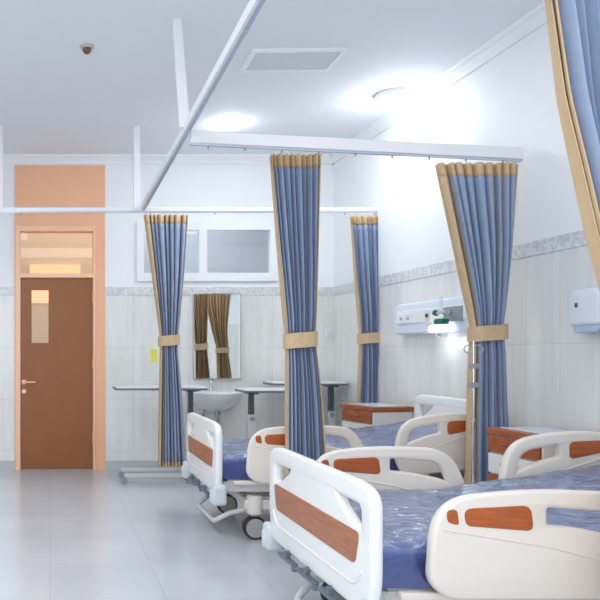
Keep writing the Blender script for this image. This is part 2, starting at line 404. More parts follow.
# ------------------------------------------------------------------ curtain rails
def rail(name, label, p, q, hangers=(), gl=14, w=.045, h=.05, lean=0):
    p, q = Vector(p), Vector(q); L = (q-p).length; dv = (q-p).normalized()
    t = thing(name, label, 'curtain rail', p)
    side = Vector((-dv.y, dv.x, 0)).normalized(); up = dv.cross(side)*(1 if dv.cross(side).z > 0 else -1)
    R = Matrix((dv, side, up)).transposed().to_4x4()
    bm = BM(); box(bm, 0, L, -w/2, w/2, 0, h, R); link_mesh('rail_beam', bm, MT['rail'], t, smooth=False, bevel=.004)
    bm = BM(); box(bm, 0, L, -.012, .012, -.012, 0, R); link_mesh('track', bm, MT['track'], t, smooth=False)
    for i in range(gl):
        s = L*(i+.5)/gl
        bm = BM(); tube(bm, [R @ Vector((s, 0, -.008)), R @ Vector((s, 0, -.030))], .005, 8); link_mesh('glider', bm, MT['grey'], t)
    for s in hangers:
        b = p+dv*s
        bm = BM(); box(bm, b.x-p.x-.03, b.x-p.x+.03, b.y-p.y-.02, b.y-p.y+.02, b.z-p.z+h*.5, ZC-p.z)
        for v in bm.verts: v.co.x += lean*(.2+.8*(v.co.z-b.z+p.z)/(ZC-b.z))
        link_mesh('ceiling_hanger', bm, MT['rail'], t, smooth=False, bevel=.004)
    return t
YR0, YR1, YR2 = 2.30, 4.50, 6.55     # near, middle and back rails
XD = .87
rail('curtain_rail', 'long white curtain rail running from the front over the floor to the back wall', (XD, .3, 2.80), (XD, YR2-.03, 2.60), (YR1-.05-.3, ), 10, lean=-.065)
rail('curtain_rail', 'white cross rail carrying the tall middle curtain and the right curtain', (XD+.03, YR1, 2.612), (XR-.03, YR1, 2.505), (), 9, h=.075)
rail('curtain_rail', 'white cross rail along the back, in front of the high window', (XL, YR2, 2.585), (XR, YR2, 2.585), (2.53, 3.81), 10, w=.035, h=.035)
rail('curtain_rail', 'white cross rail holding the cropped nearest curtain at upper right', (XD+.03, YR0, 2.72), (XR, YR0, 2.64), (), 6)

# ------------------------------------------------------------------ curtains
def curtain(label, Y, ztop, zbot, prof, folds, amp, left_band, right_band, seed, ztie, group='ward curtains', start=.4):
    """prof: list of (z, x0, x1) from top to bottom"""
    rnd = random.Random(seed)
    cx = (prof[0][1]+prof[0][2])/2
    t = thing('curtain', label, 'curtain', (cx, Y, 0), 0, group)
    ph = [rnd.uniform(0, 6.28) for _ in range(4)]
    warp = [rnd.uniform(.6, 1.4) for _ in range(folds)]
    tot = sum(warp); cum = [0]
    for v in warp: cum.append(cum[-1]+v/tot)
    def fold(s):
        s = min(max(s, 0), 1)
        for i in range(folds):
            if s <= cum[i+1] or i == folds-1:
                return i+(s-cum[i])/(cum[i+1]-cum[i])
    def edges(z):
        for (za, a0, a1), (zb, b0, b1) in zip(prof, prof[1:]):
            if z >= zb:
                k = (za-z)/(za-zb) if za > zb else 0
                return a0+(b0-a0)*k, a1+(b1-a1)*k
        return prof[-1][1:]
    def P(s, z, off=0):
        x0, x1 = edges(z)
        f = fold(s); k = (ztop-z)/(ztop-zbot)
        pinch = math.exp(-((z-ztie)/.10)**2)
        A = amp*(.62+.38*min(1, k*3))*(1-.35*pinch)
        wob = .25*math.sin(2*k+f*1.7+ph[0])
        a = 2*PI*(f+.06*wob)
        wv = 1-2*abs(math.sin(a/2+start))**.85
        wd = (x1-x0)
        x = x0+wd*s+.14*wd/folds*math.cos(a+1.2)*min(1, s*8, (1-s)*8)
        y = A*wv+.35*A*math.sin(f*2.3+ph[1]+1.5*k)
        return (x-cx, y+off, z)
    def sheet(name, s0, s1, z0, z1, m, off=0, parent=t):
        bm = BM(); ns = max(3, int((s1-s0)*folds*14)); nz = max(3, int((z1-z0)/.05))
        g = [[bm.verts.new(P(s0+(s1-s0)*i/ns, z0+(z1-z0)*j/nz, off)) for i in range(ns+1)] for j in range(nz+1)]
        for j in range(nz):
            for i in range(ns): bm.faces.new((g[j][i], g[j][i+1], g[j+1][i+1], g[j+1][i]))
        o = link_mesh(name, bm, m, parent)
        sd = o.modifiers.new('thick', 'SOLIDIFY'); sd.thickness = .003; sd.offset = 0
        return o
    hb = .085
    sheet('fabric', left_band, 1-right_band, zbot+.05, ztop-hb, MT['blue'])
    sheet('header_band', 0, 1, ztop-hb, ztop, MT['tan'])
    sheet('edge_band', 0, left_band, zbot, ztop-hb, MT['tan'])
    sheet('edge_band', 1-right_band, 1, zbot, ztop-hb, MT['tan'])
    sheet('hem_band', left_band, 1-right_band, zbot, zbot+.05, MT['tan'])
    sheet('lining', 0, 1, zbot+.01, ztop-.005, MT['tan'], off=.022)
    # tie-back strap
    x0, x1 = edges(ztie); rx, ry = (x1-x0)/2+.016, amp*1.0+.028
    bm = BM(); n = 40; hh = .048
    rings = []
    for r_, h in ((1, -hh), (1, hh), (.93, hh), (.93, -hh)):
        rings.append([bm.verts.new(((x0+x1)/2-cx+math.copysign(abs(math.cos(a))**.7, math.cos(a))*rx*r_, .007+math.copysign(abs(math.sin(a))**.7, math.sin(a))*ry*r_, ztie+h+.01*math.cos(a)))
                      for a in [2*PI*i/n for i in range(n)]])
    for i in range(4):
        a, b = rings[i], rings[(i+1) % 4]
        for k in range(n): bm.faces.new((a[k], a[(k+1) % n], b[(k+1) % n], b[k]))
    link_mesh('tie_back', bm, MT['tan'], t)
    return t

def cprof(Y, rows):
    return [(Z(v, Y), X(a, Y), X(b, Y)) for v, a, b in rows]
curtain('blue curtain with wide tan left edge, hanging left of the mirror', YR2, Z(215, YR2), .20,
        cprof(YR2, [(215, 144, 188), (275, 152, 184), (338, 160, 178), (352, 160, 178), (400, 159, 182), (468, 158, 186)]), 8, .055, .13, .04, 3, Z(340.5, YR2))
curtain('tall blue tied curtain hanging in the middle between the two beds', YR1, Z(154.5, YR1), .30,
        cprof(YR1, [(154.5, 270, 320), (245, 278, 317), (337, 287, 314), (350, 287, 315), (400, 287, 320), (505, 287, 326)]), 9, .048, .012, .03, 8, Z(340, YR1), start=1.4)
curtain('blue curtain flaring wide at the top, hung against the right wall', YR1, Z(163.5, YR1), .30,
        cprof(YR1, [(163.5, 437, 519), (245, 455, 514), (328, 473, 503), (342, 472, 505), (400, 470, 507), (505, 468, 512)]), 9, .045, .09, .02, 15, Z(333, YR1))
curtain('narrow blue curtain hanging in the back right corner above the nightstand', YR2, Z(216, YR2), .30,
        cprof(YR2, [(216, 350, 380), (280, 355, 380), (336, 360, 381), (345, 360, 381), (400, 358, 384), (470, 356, 385)]), 7, .042, .02, .06, 21, Z(338, YR2), start=1.4)
curtain('blue curtain with tan edge cropped by the upper right corner, nearest of all', YR0, 2.62, .30,
        [(2.62, X(542, YR0), X(542, YR0)+.56), (2.10, X(563, YR0), X(563, YR0)+.42), (1.66, X(593, YR0), X(593, YR0)+.28), (1.36, X(617, YR0), X(617, YR0)+.22), (1.24, X(618, YR0), X(618, YR0)+.22), (.3, X(626, YR0), X(626, YR0)+.32)], 9, .05, .03, .03, 30, 1.30, start=1.5)

# ------------------------------------------------------------------ hospital beds
HW = .49
far_rails = []
def make_bed(label, loc, rz=0):
    t = thing('hospital_bed', label, 'hospital bed', loc, rz, 'hospital beds')
    # footboard (yz plate at x=0) ------------------------------------
    def board(name, x, z0, z1, inset_z, lean=0):
        h = z1-z0
        out = rpoly([(-HW+.03, z0, .04), (HW-.03, z0, .04), (HW, z0+.12, .05), (HW, z1-.02, .10), (HW-.10, z1, .10), (-HW+.10, z1, .10), (-HW, z1-.02, .10), (-HW, z0+.12, .05)])
        holes = []
        for s in (-1, 1):
            hp = [(s*(HW-.045), z1-.175, .03), (s*(HW-.05), z1-.052, .045), (s*(HW-.29), z1-.048, .02), (s*(HW-.25), z1-.10, .05), (s*(HW-.12), z1-.170, .05)]
            if s < 0: hp = hp[::-1]
            holes.append(rpoly(hp))
        me = plate([out]+holes, .046, .016, T(x, 0, 0) @ M_YZ)
        b = link_data(name, me, MT['abs'], t)
        me = plate([rpoly([(-HW+.10, inset_z, .025), (HW-.10, inset_z, .025), (HW-.07, inset_z+.12, .025), (-HW+.07, inset_z+.12, .025)])], .008, .002, T(x-.0235, 0, 0) @ M_YZ)
        link_data('inset_panel', me, MT['inset'], b)
        # embossed apron line under the inset
        bm = BM()
        pts = [(x-.022, -HW+.05, z0+.14), (x-.022, -HW+.10, z0+.075), (x-.022, HW-.10, z0+.075), (x-.022, HW-.05, z0+.14)]
        tube(bm, smooth_path(pts, .05), .006, 8); link_mesh('emboss_line', bm, MT['abs'], b)
        return b
    fb = board('footboard', 0, .335, .78, .49)
    for s in (-1, 1):
        bm = BM(); box(bm, -.05, .045, s*(HW+.005)-.04, s*(HW+.005)+.04, .255, .395); link_mesh('bumper', bm, MT['bumper'], fb, bevel=.022)
        bm = BM(); lathe(bm, [(.001, -.045), (.016, -.045), (.02, -.035), (.02, .035), (.016, .045), (.001, .045)], -.042, s*(HW+.005), .315); link_mesh('bumper_roller', bm, MT['bumper'], fb)
    # folding crank handles under the footboard
    for yc in (-.20, .02, .24):
        bm = BM()
        tube(bm, [(.10, yc, .325), (-.03, yc, .325)], .011)
        box(bm, -.045, -.015, yc-.09, yc+.09, .285, .300)
        box(bm, -.042, -.018, yc-.012, yc+.012, .295, .33)
        tube(bm, [(-.03, yc-.08, .295), (-.03, yc-.08, .262)], .012)
        link_mesh('crank_handle', bm, MT['tableedge'], t, bevel=.003)
    hb = board('headboard', 1.83, .42, .92, .60)
    # frame ----------------------------------------------------------
    bm = BM()
    for s in (-1, 1): box(bm, .02, 1.81, s*.40-.025, s*.40+.025, .33, .40)
    for x in (.06, .6, 1.2, 1.76): box(bm, x, x+.05, -.40, .40, .335, .39)
    link_mesh('bed_frame', bm, MT['steel'], t, bevel=.006)
    bm = BM(); box(bm, .07, .78, -.44, .44, .395, .415); box(bm, .10, .70, -.475, -.44, .385, .412); link_mesh('foot_platform', bm, MT['abscream'], t, bevel=.006)
    ang = math.radians(8.5); px = .78
    RB = T(px, 0, .405) @ Matrix.Rotation(-ang, 4, 'Y')
    bm = BM(); box(bm, 0, 1.02, -.44, .44, -.01, .012, RB); link_mesh('back_platform', bm, MT['abscream'], t, bevel=.006)
    # lower base -----------------------------------------------------
    bm = BM()
    for s in (-1, 1): box(bm, .20, 1.62, s*.36-.035, s*.36+.035, .20, .27)
    for x in (.22, 1.56): box(bm, x, x+.09, -.40, .40, .205, .265)
    link_mesh('base_frame', bm, MT['abscream'], t, bevel=.012)
    for x in (.48, 1.30):
        for s in (-1, 1): bm = BM(); tube(bm, [(x, s*.36, .24), (x+.10, s*.38, .35)], .024); link_mesh('lifting_arm', bm, MT['steel'], t)
    for x in (.27, 1.60):
        for s in (-1, 1):
            c = bm_c = BM(); lathe(c, [(.001, .175), (.052, .175), (.055, .19), (.055, .285), (.045, .30), (.001, .30)], x, s*.37, 0)
            box(c, x-.02, x+.02, s*.37-.006, s*.37+.006, .06, .18)
            cast = link_mesh('caster', c, MT['abscream'], t)
            c = BM()
            lathe(c, [(.05, -.031), (.07, -.031), (.078, -.022), (.078, -.008), (.07, 0), (.07, .0), (.078, .008), (.078, .022), (.07, .031), (.05, .031)], x, s*.37, .078, 32, 'y')
            link_mesh('tyre', c, MT['dark'], cast)
            c = BM()
            lathe(c, [(.001, -.0345), (.045, -.0345), (.064, -.033), (.064, .033), (.045, .0345), (.001, .0345)], x, s*.37, .078, 32, 'y')
            link_mesh('wheel_disc', c, MT['wheel'], cast)
    bm = BM(); tube(bm, smooth_path([(.27, -.33, .20), (.12, -.31, .165), (.02, -.26, .095), (.02, .26, .095), (.12, .31, .165), (.27, .33, .20)], .035), .017)
    link_mesh('brake_bar', bm, MT['steel'], t)
    # side rails -----------------------------------------------------
    def side_rail(side, head):
        L = .79 if not head else .62
        k = L/.79
        def m(pts): return [((.79-a)*k if head else a*k, b, r) for a, b, r in pts][::(-1 if head else 1)]
        out = rpoly(m([(0, .05, .09), (.06, 0, .09), (.74, .0, .06), (.79, .13, .05), (.70, .345, .14), (.34, .362, .2), (.02, .325, .13)]))
        hole = rpoly(m([(.385, .235, .03), (.50, .225, .05), (.65, .195, .05), (.715, .17, .03), (.665, .305, .09), (.385, .325, .03)]))
        if head: out, hole = out[::-1], hole[::-1]
        y = side*(HW+.005)
        z0 = .415; x0 = .19
        if head:
            B = T(1.18, y, .455) @ Matrix.Rotation(-ang*.75, 4, 'Y')
        else:
            B = T(x0, y, z0)
        r = link_data('side_rail', plate([out, hole], .042, .014, B @ M_XZ), MT['abscream'], t)
        for pts in ([(.048, .262, .012), (.085, .252, .012), (.078, .305, .014), (.045, .300, .014)],
                    [(.112, .250, .02), (.345, .232, .025), (.335, .318, .03), (.105, .306, .03)]):
            q = rpoly(m(pts))
            o = link_data('inset_panel', plate([q], .047, .002, B @ M_XZ), MT['insetrail'], r)
        # moulded crease running down the panel
        bm = BM()
        pts = [B @ Vector(((.79-a)*k if head else a*k, -.0185*1.0, b)) for a, b in ((.03, .235), (.40, .175), (.76, .085))]
        tube(bm, pts, .0055, 8)
        pts = [B @ Vector(((.79-a)*k if head else a*k, .0185, b)) for a, b in ((.03, .235), (.40, .175), (.76, .085))]
        tube(bm, pts, .0055, 8)
        link_mesh('crease_line', bm, MT['abscream'], r)
        # bracket to the frame
        bm = BM()
        xb = [B @ Vector((a*k, 0, .03)) for a in (.25, .6)]
        bm.free()
        for p in xb:
            bm = BM(); tube(bm, smooth_path([(p.x, p.y, p.z), (p.x, p.y, p.z-.09), (p.x, side*.40, .365)], .03), .014)
            link_mesh('rail_bracket', bm, MT['steel'], r)
        if side > 0: far_rails.append(r)
    for side in (-1, 1):
        for head in (False, True): side_rail(side, head)
    # mattress: bent prism with soft creases --------------------------
    def mattress(name, m, grow, noise, seed, parent, res):
        bm = BM(); rnd = random.Random(seed)
        x0, x1, hw, th = .035-grow, 1.795+grow*.3, .435+grow, .162
        zb = .417
        def spine(x):
            if x <= px: return zb, 0
            tt = min(1, (x-px)/.15); a = ang*tt
            return zb+(x-px)*math.tan(ang)*(.5+.5*tt), a
        nx, ny = int(90*res), int(44*res)
        top = {}; 
        def tz(x, y):
            e = 1
            dx = min(x-x0, x1-x, .05)/.05; dy = min(hw-abs(y), .05)/.05
            dd = max(0, 1-min(dx, 1))**2+max(0, 1-min(dy, 1))**2
            e = 1-.16*min(1, dd)
            from mathutils import noise as N
            v = 0
            if noise:
                v = noise*(N.noise(Vector((x*6, y*9, seed)))+.6*abs(N.noise(Vector((x*14+2, y*20, seed+5)))))
            return (th+grow)*e+v
        def pt(x, y, f):
            b, a = spine(x)
            h = tz(x, y) if f == 1 else (th+grow)*f-(grow if f == 0 else 0)
            return Vector((x-math.sin(a)*h*.6, y, b+h))
        grid = [[bm.verts.new(pt(x0+(x1-x0)*i/nx, -hw+2*hw*j/ny, 1)) for j in range(ny+1)] for i in range(nx+1)]
        for i in range(nx):
            for j in range(ny): bm.faces.new((grid[i][j], grid[i+1][j], grid[i+1][j+1], grid[i][j+1]))
        loop = [(i, 0) for i in range(nx)]+[(nx, j) for j in range(ny)]+[(i, ny) for i in range(nx, 0, -1)]+[(0, j) for j in range(ny, 0, -1)]
        prev = [grid[i][j] for i, j in loop]
        for f in (.75, .5, .25, 0):
            cur = []
            for i, j in loop:
                p = pt(x0+(x1-x0)*i/nx, -hw+2*hw*j/ny, f)
                bulge = .008+noise*.5*math.sin(i*.7+j*1.3+f*9)
                if i == 0: p.x -= bulge
                if j == 0: p.y -= bulge
                if j == ny: p.y += bulge
                cur.append(bm.verts.new(p))
            n = len(loop)
            for k in range(n): bm.faces.new((prev[k], prev[(k+1) % n], cur[(k+1) % n], cur[k]))
            prev = cur
        bm.faces.new(prev)
        return link_mesh(name, bm, m, parent)
    mt = mattress('mattress', MT['matt'], 0, 0, 3, t, .5)
    bm = BM()
    for yy in (-.4425, ): pass
    tube(bm, [(.010, -.42, .492), (.010, .42, .492)], .006, 6); link_mesh('piping', bm, MT['bumper'], mt)
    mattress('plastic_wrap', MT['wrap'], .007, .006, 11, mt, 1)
    return t
bed = make_bed('nearest adjustable hospital bed with white footboard facing left and plastic-wrapped blue mattress', (1.15, 3.03, 0))
bed2 = dup(bed, (1.12, 5.13, 0), 0, 'second hospital bed, standing behind the tall middle curtain and beside the wash basin')
bed.scale = (1, 1.14, 1)
bed2.scale = (1, 1, 1)
# the far side rails of the second bed are folded down beside its frame
n_far = [c.data for c in far_rails]
for c in bed2.children:
    if c.data in n_far: c.location = (0, .02, -.30)

# ------------------------------------------------------------------ nightstands
def make_nightstand(label, loc, rz):
    t = thing('bedside_cabinet', label, 'bedside cabinet', loc, rz, 'bedside cabinets')
    wx, wy, h = .18, .21, .82          # front faces -x
    bm = BM(); box(bm, -wx, wx, -wy, wy, .09, .775); link_mesh('carcass', bm, MT['cabinet'], t, bevel=.006)
    bm = BM(); wall = [(-wx-.015, wx+.01, -wy-.012, wy+.012)]
    box(bm, -wx-.018, wx+.012, -wy-.014, wy+.014, .777, .815); top = link_mesh('top_panel', bm, MT['wood'], t, bevel=.006)
    bm = BM(); box(bm, -wx+.035, wx-.035, -wy+.03, wy-.03, .8155, .820); link_mesh('top_inlay', bm, MT['topwhite'], top, bevel=.001)
    for z0, z1, m, nm in ((.675, .77, 'wood', 'drawer'), (.55, .665, 'cabinet', 'drawer'), (.11, .54, 'wood', 'cabinet_door')):
        bm = BM(); box(bm, -wx-.018, -wx-.001, -wy+.006, wy-.006, z0, z1); dr = link_mesh(nm, bm, MT[m], t, bevel=.004)
        zc = z1-.035 if nm == 'cabinet_door' else (z0+z1)/2+.01
        bm = BM(); tube(bm, smooth_path([(-wx-.018, -.07, zc), (-wx-.04, -.07, zc), (-wx-.04, .07, zc), (-wx-.018, .07, zc)], .012), .006, 8)
        link_mesh('handle', bm, MT['wood' if m == 'wood' else 'chrome'], dr)
    for x in (-1, 1):
        for y in (-1, 1):
            c = BM(); lathe(c, [(.001, -.016), (.03, -.016), (.032, 0), (.03, .016), (.001, .016)], x*(wx-.05), y*(wy-.05), .032, 16, 'y')
            tube(c, [(x*(wx-.05), y*(wy-.05), .05), (x*(wx-.05), y*(wy-.05), .092)], .014, 8)
            link_mesh('caster', c, MT['dark'], t)
    return t
ns = make_nightstand('brown-topped white bedside cabinet at the right edge behind the nearest bed', (2.845, 4.02, 0), math.radians(3))
dup(ns, (2.80, 6.0, 0), math.radians(10), 'brown-topped white bedside cabinet between the second bed and back curtain')

# ------------------------------------------------------------------ overbed tables
def overbed(label, x0, x1, y, z, col, wy=.19):
    """col = x of the column; base bars run from the column under the top"""
    t = thing('overbed_table', label, 'overbed table', ((x0+x1)/2, y, 0), 0, 'overbed tables')
    cx = (x0+x1)/2; a, b = x0-cx, x1-cx; c = col-cx
    out = rpoly([(a, -wy, .05), (b, -wy, .05), (b, wy, .05), (a, wy, .05)])
    me = plate([out], .016, .004, T(0, 0, z-.010)); top = link_data('table_top', me, MT['tabletop'], t)
    me = plate([rpoly([(a-.004, -wy-.004, .05), (b+.004, -wy-.004, .05), (b+.004, wy+.004, .05), (a-.004, wy+.004, .05)])], .018, .004, T(0, 0, z-.025)); link_data('table_edge', me, MT['tableedge'], top)
    bm = BM(); box(bm, c-.05, c+.05, -.09, .09, z-.055, z-.034); box(bm, c-.025, c+.025, -.025, .025, .55, z-.05); link_mesh('column', bm, MT['column'], t, bevel=.004)
    bm = BM(); box(bm, c-.036, c+.036, -.036, .036, .06, .66); sl = link_mesh('column_sleeve', bm, MT['steel'], t, bevel=.006)
    bm = BM(); lathe(bm, [(.001, -.05), (.022, -.05), (.022, -.034), (.001, -.034)], c, 0, .62, 16, 'y'); link_mesh('height_knob', bm, MT['grey'], sl)
    far = a+.08 if abs(c-b) < abs(c-a) else b-.08
    for s in (-1, 1):
        bm = BM(); box(bm, min(c, far), max(c, far), s*.17-.02, s*.17+.02, .06, .095); link_mesh('base_bar', bm, MT['steel'], t, bevel=.006)
    bm = BM(); box(bm, c-.03, c+.03, -.19, .19, .06, .10); link_mesh('base_bar', bm, MT['steel'], t, bevel=.006)
    for xx in (c, far):
        for s in (-1, 1):
            cb = BM(); lathe(cb, [(.001, -.012), (.026, -.012), (.03, -.006), (.03, .006), (.026, .012), (.001, .012)], xx, s*.17, .03, 16, 'y')
            tube(cb, [(xx, s*.17, .04), (xx, s*.17, .065)], .012, 8); link_mesh('caster', cb, MT['grey'], t)
    return t
overbed('white overbed table with long floor bars, behind the left curtain', .64, 1.52, 6.93, .935, 1.39)
overbed('white overbed table with dark post, just right of the wash basin', 1.86, 2.58, 6.86, .915, 1.97)
overbed('white overbed table standing farthest back, partly behind the middle curtain', 2.27, 3.03, 7.28, .965, 2.99-.07)

# ------------------------------------------------------------------ wash basin and mirror
bx, by = X(219, 7.3), YB
t = thing('wash_basin', 'white half-round wash basin on the back wall under the mirror', 'sink', (bx, by, .855))
bm = BM(); n = 28
rows = [(.262, .02, 0), (.272, .0, -.012), (.268, 0, -.035), (.235, 0, -.10), (.175, 0, -.165), (.10, 0, -.205), (.05, 0, -.215)]
inner = [(.245, 0, 0), (.22, 0, -.03), (.17, 0, -.10), (.09, 0, -.14), (.02, 0, -.15)]
def half_ring(r, z, push=0):
    out = []
    for i in range(n+1):
        a = PI*i/n
        out.append(bm.verts.new((-r*math.cos(a)*1.0, -.02-push-(.44/.27)*r*math.sin(a)*.98 if False else -.0-(r*1.5)*math.sin(a)-.0, z)))
    return out
R_ = [half_ring(r, z) for r, _, z in rows]
for a, b in zip(R_, R_[1:]):
    for i in range(n): bm.faces.new((a[i], a[i+1], b[i+1], b[i]))
bm.faces.new(R_[-1])
for a, b in zip(R_, R_[1:]): bm.faces.new((a[0], a[-1], b[-1], b[0]))
I_ = []
for r, _, z in inner:
    ring = []
    for i in range(n+1):
        a = PI*i/n; ring.append(bm.verts.new((-r*.97*math.cos(a), -.10-(r*1.5-.13)*math.sin(a) if r*1.5 > .13 else -.10-.02*math.sin(a), z)))
    I_.append(ring)
for i in range(n): bm.faces.new((R_[0][i+1], R_[0][i], I_[0][i], I_[0][i+1]))
bm.faces.new((R_[0][0], R_[0][-1], I_[0][-1], I_[0][0]))
for a, b in zip(I_, I_[1:]):
    for i in range(n): bm.faces.new((a[i+1], a[i], b[i], b[i+1]))
    bm.faces.new((a[0], a[-1], b[-1], b[0]))
bm.faces.new(I_[-1])
bmesh.ops.scale(bm, vec=(1.1, 1, 1.05), verts=bm.verts[:]); link_mesh('bowl', bm, MT['ceramic'], t)
bm = BM()
lathe(bm, [(.001, 0), (.024, 0), (.02, .015), (.017, .10), (.012, .115), (.001, .118)], -.035, -.055, 0, 16)
tube(bm, smooth_path([(-.035, -.055, .07), (-.035, -.15, .085), (-.035, -.16, .055)], .02), .011)
tube(bm, [(-.035, -.055, .115), (-.03, -.10, .15)], [.008, .006])
link_mesh('faucet', bm, MT['chrome'], t)
bm = BM(); lathe(bm, [(.001, 0), (.022, 0), (.022, .018), (.001, .022)], -.17, -.06, 0, 16); link_mesh('tap_cap', bm, MT['dark'], t)
bm = BM()
tube(bm, smooth_path([(0, -.17, -.21), (0, -.17, -.42), (0, -.08, -.46), (0, -.08, -.36), (0, 0, -.34)], .035), .018)
lathe(bm, [(.001, -.25), (.03, -.25), (.03, -.20), (.001, -.20)], 0, -.17, 0, 16)
link_mesh('drain_pipe', bm, MT['pipe'], t)
bm = BM(); tube(bm, smooth_path([(-.12, -.0, -.27), (-.12, -.05, -.27), (-.10, -.06, -.10)], .02), .008, 8); lathe(bm, [(.001, -.05), (.018, -.05), (.018, 0), (.001, 0)], -.12, 0, -.27, 12, 'y'); link_mesh('supply_valve', bm, MT['pipe'], t)

mx0, mx1, mz0, mz1 = X(194, YB), X(238, YB), Z(378, YB), Z(295, YB)
t = thing('wall_mirror', 'frameless upright mirror with thin metal edge above the wash basin', 'mirror', ((mx0+mx1)/2, YB-.027, (mz0+mz1)/2), math.radians(-6.2))
hw, hh = (mx1-mx0)/2, (mz1-mz0)/2
bm = BM(); box(bm, -hw, hw, -.022, -.004, -hh, hh); link_mesh('mirror_glass', bm, MT['mirror'], t, smooth=False)
bm = BM(); wall_with_holes(bm, -hw-.012, hw+.012, -hh-.012, hh+.012, -.026, -.003, [(-hw, hw, -hh, hh)]); link_mesh('mirror_edge', bm, MT['chrome'], t, smooth=False)

bm = BM(); box(bm, X(150.5, YB), X(157, YB), YB-.004, YB, Z(362, YB), Z(349, YB)); tag(link_mesh('wall_notice', bm, MT['yellow'], smooth=False), 'small yellow notice on the back wall beside the left curtain', 'notice')
t = thing('light_switch', 'small white switch plate on the back wall near the corner curtain', 'light switch', (X(329, YB), YB, Z(333, YB)))
bm = BM(); box(bm, -.045, .045, -.012, 0, -.045, .045); link_mesh('switch_plate', bm, MT['socket'], t, bevel=.004)
bm = BM(); box(bm, -.018, .018, -.018, -.012, -.025, .025); link_mesh('rocker', bm, MT['unit'], t, bevel=.002)

# ------------------------------------------------------------------ headwall unit, flowmeter, dispenser, drip stand
HY0, HY1, HZ0, HZ1 = 4.95, 6.04, 1.435, 1.655
t = thing('bed_head_unit', 'white wall panel with sockets and lit lamp above the second bed', 'bed head panel', (XR, (HY0+HY1)/2, HZ0))
hl = (HY1-HY0)/2; hh = HZ1-HZ0
MW = Matrix(((0, 0, 1, 0), (1, 0, 0, 0), (0, 1, 0, 0), (0, 0, 0, 1)))
me = plate([rpoly([(-hl, 0, .05), (hl, 0, .05), (hl, hh, .07), (-hl, hh, .07)])], .09, .02, T(-.045, 0, 0) @ MW); link_data('housing', me, MT['unit'], t)
bm = BM(); box(bm, -.1, -.088, -hl+.02, hl-.06, hh*.32, hh*.80); link_mesh('socket_strip', bm, MT['socket'], t, bevel=.004)
def ly(u, x=3.0): return x*F/(u-U0)-(HY0+HY1)/2
for u in (406.5, 413.5):
    yy = ly(u); bm = BM(); box(bm, -.108, -.1, yy-.042, yy+.042, .072, .152); so = link_mesh('socket', bm, MT['socket'], t, bevel=.004)
    bm = BM(); box(bm, -.1095, -.108, yy-.014, yy-.006, .10, .125); box(bm, -.1095, -.108, yy+.006, yy+.014, .10, .125); link_mesh('socket_hole', bm, MT['hole'], so, smooth=False)
yy = ly(433); bm = BM(); box(bm, -.106, -.1, yy-.035, yy+.035, .06, .165); so = link_mesh('call_button_plate', bm, MT['abscream'], t, bevel=.003)
bm = BM(); lathe(bm, [(.001, -.118), (.014, -.116), (.016, -.106), (.001, -.106)], 0, yy, .12, 14, 'x'); link_mesh('call_button', bm, MT['hole'], so)
yy = ly(457); bm = BM(); box(bm, -.106, -.1, yy-.14, yy+.10, .06, .17); link_mesh('gas_outlet_plate', bm, MT['grey'], t, bevel=.003)
ya, yb_ = ly(449, 2.93), ly(427, 2.93)
bm = BM(); box(bm, -.125, -.03, ya, yb_, -.012, .035); link_mesh('reading_lamp', bm, MT['lampglow'], t, bevel=.012)
yw = ly(457)+(HY0+HY1)/2
t = thing('oxygen_flowmeter', 'oxygen flowmeter with green valve and clear flask on the wall panel', 'flowmeter', (XR-.106, yw, 1.53))
bm = BM(); tube(bm, [(.0, 0, .03), (-.07, 0, .03)], .016); tube(bm, [(-.07, -.05, .03), (-.07, .06, .03)], .014); lathe(bm, [(.001, -.03), (.02, -.03), (.02, 0), (.001, 0)], -.07, -.05, .03, 14, 'y'); link_mesh('valve_body', bm, MT['chrome'], t)
bm = BM(); lathe(bm, [(.001, -.055), (.045, -.055), (.05, -.045), (.05, -.025), (.042, -.015), (.001, -.012)], -.07, 0, 0, 20); tube(bm, [(-.07, .06, .03), (-.07, .085, .035)], .022); link_mesh('green_cap', bm, MT['green'], t)
bm = BM(); lathe(bm, [(.001, -.15), (.036, -.148), (.04, -.14), (.04, -.055), (.001, -.054)], -.07, 0, 0, 20); link_mesh('flask', bm, MT['clear'], t)
bm = BM(); lathe(bm, [(.001, .04), (.012, .04), (.012, .135), (.006, .15), (.001, .15)], -.07, 0, 0, 14); link_mesh('flow_tube', bm, MT['clear'], t)

yd0, yd1 = 3.79, 3.99
t = thing('wall_dispenser', 'white soap dispenser on the right wall beside the cropped curtain', 'soap dispenser', (XR, (yd0+yd1)/2, 1.39))
hl = (yd1-yd0)/2-.006
me = plate([rpoly([(-hl, .045, .01), (hl, .045, .01), (hl, .215, .04), (-hl, .215, .04)])], .10, .018, T(-.052, 0, 0) @ MW); link_data('cover', me, MT['dispenser'], t)
me = plate([rpoly([(-hl+.012, 0, .03), (hl-.012, 0, .03), (hl-.004, .05, .005), (-hl+.004, .05, .005)])], .085, .015, T(-.045, 0, 0) @ MW); link_data('base', me, MT['dispblue'], t)
bm = BM(); box(bm, -.1035, -.1015, .035, .055, .13, .155); link_mesh('indicator_window', bm, MT['hole'], t, smooth=False)

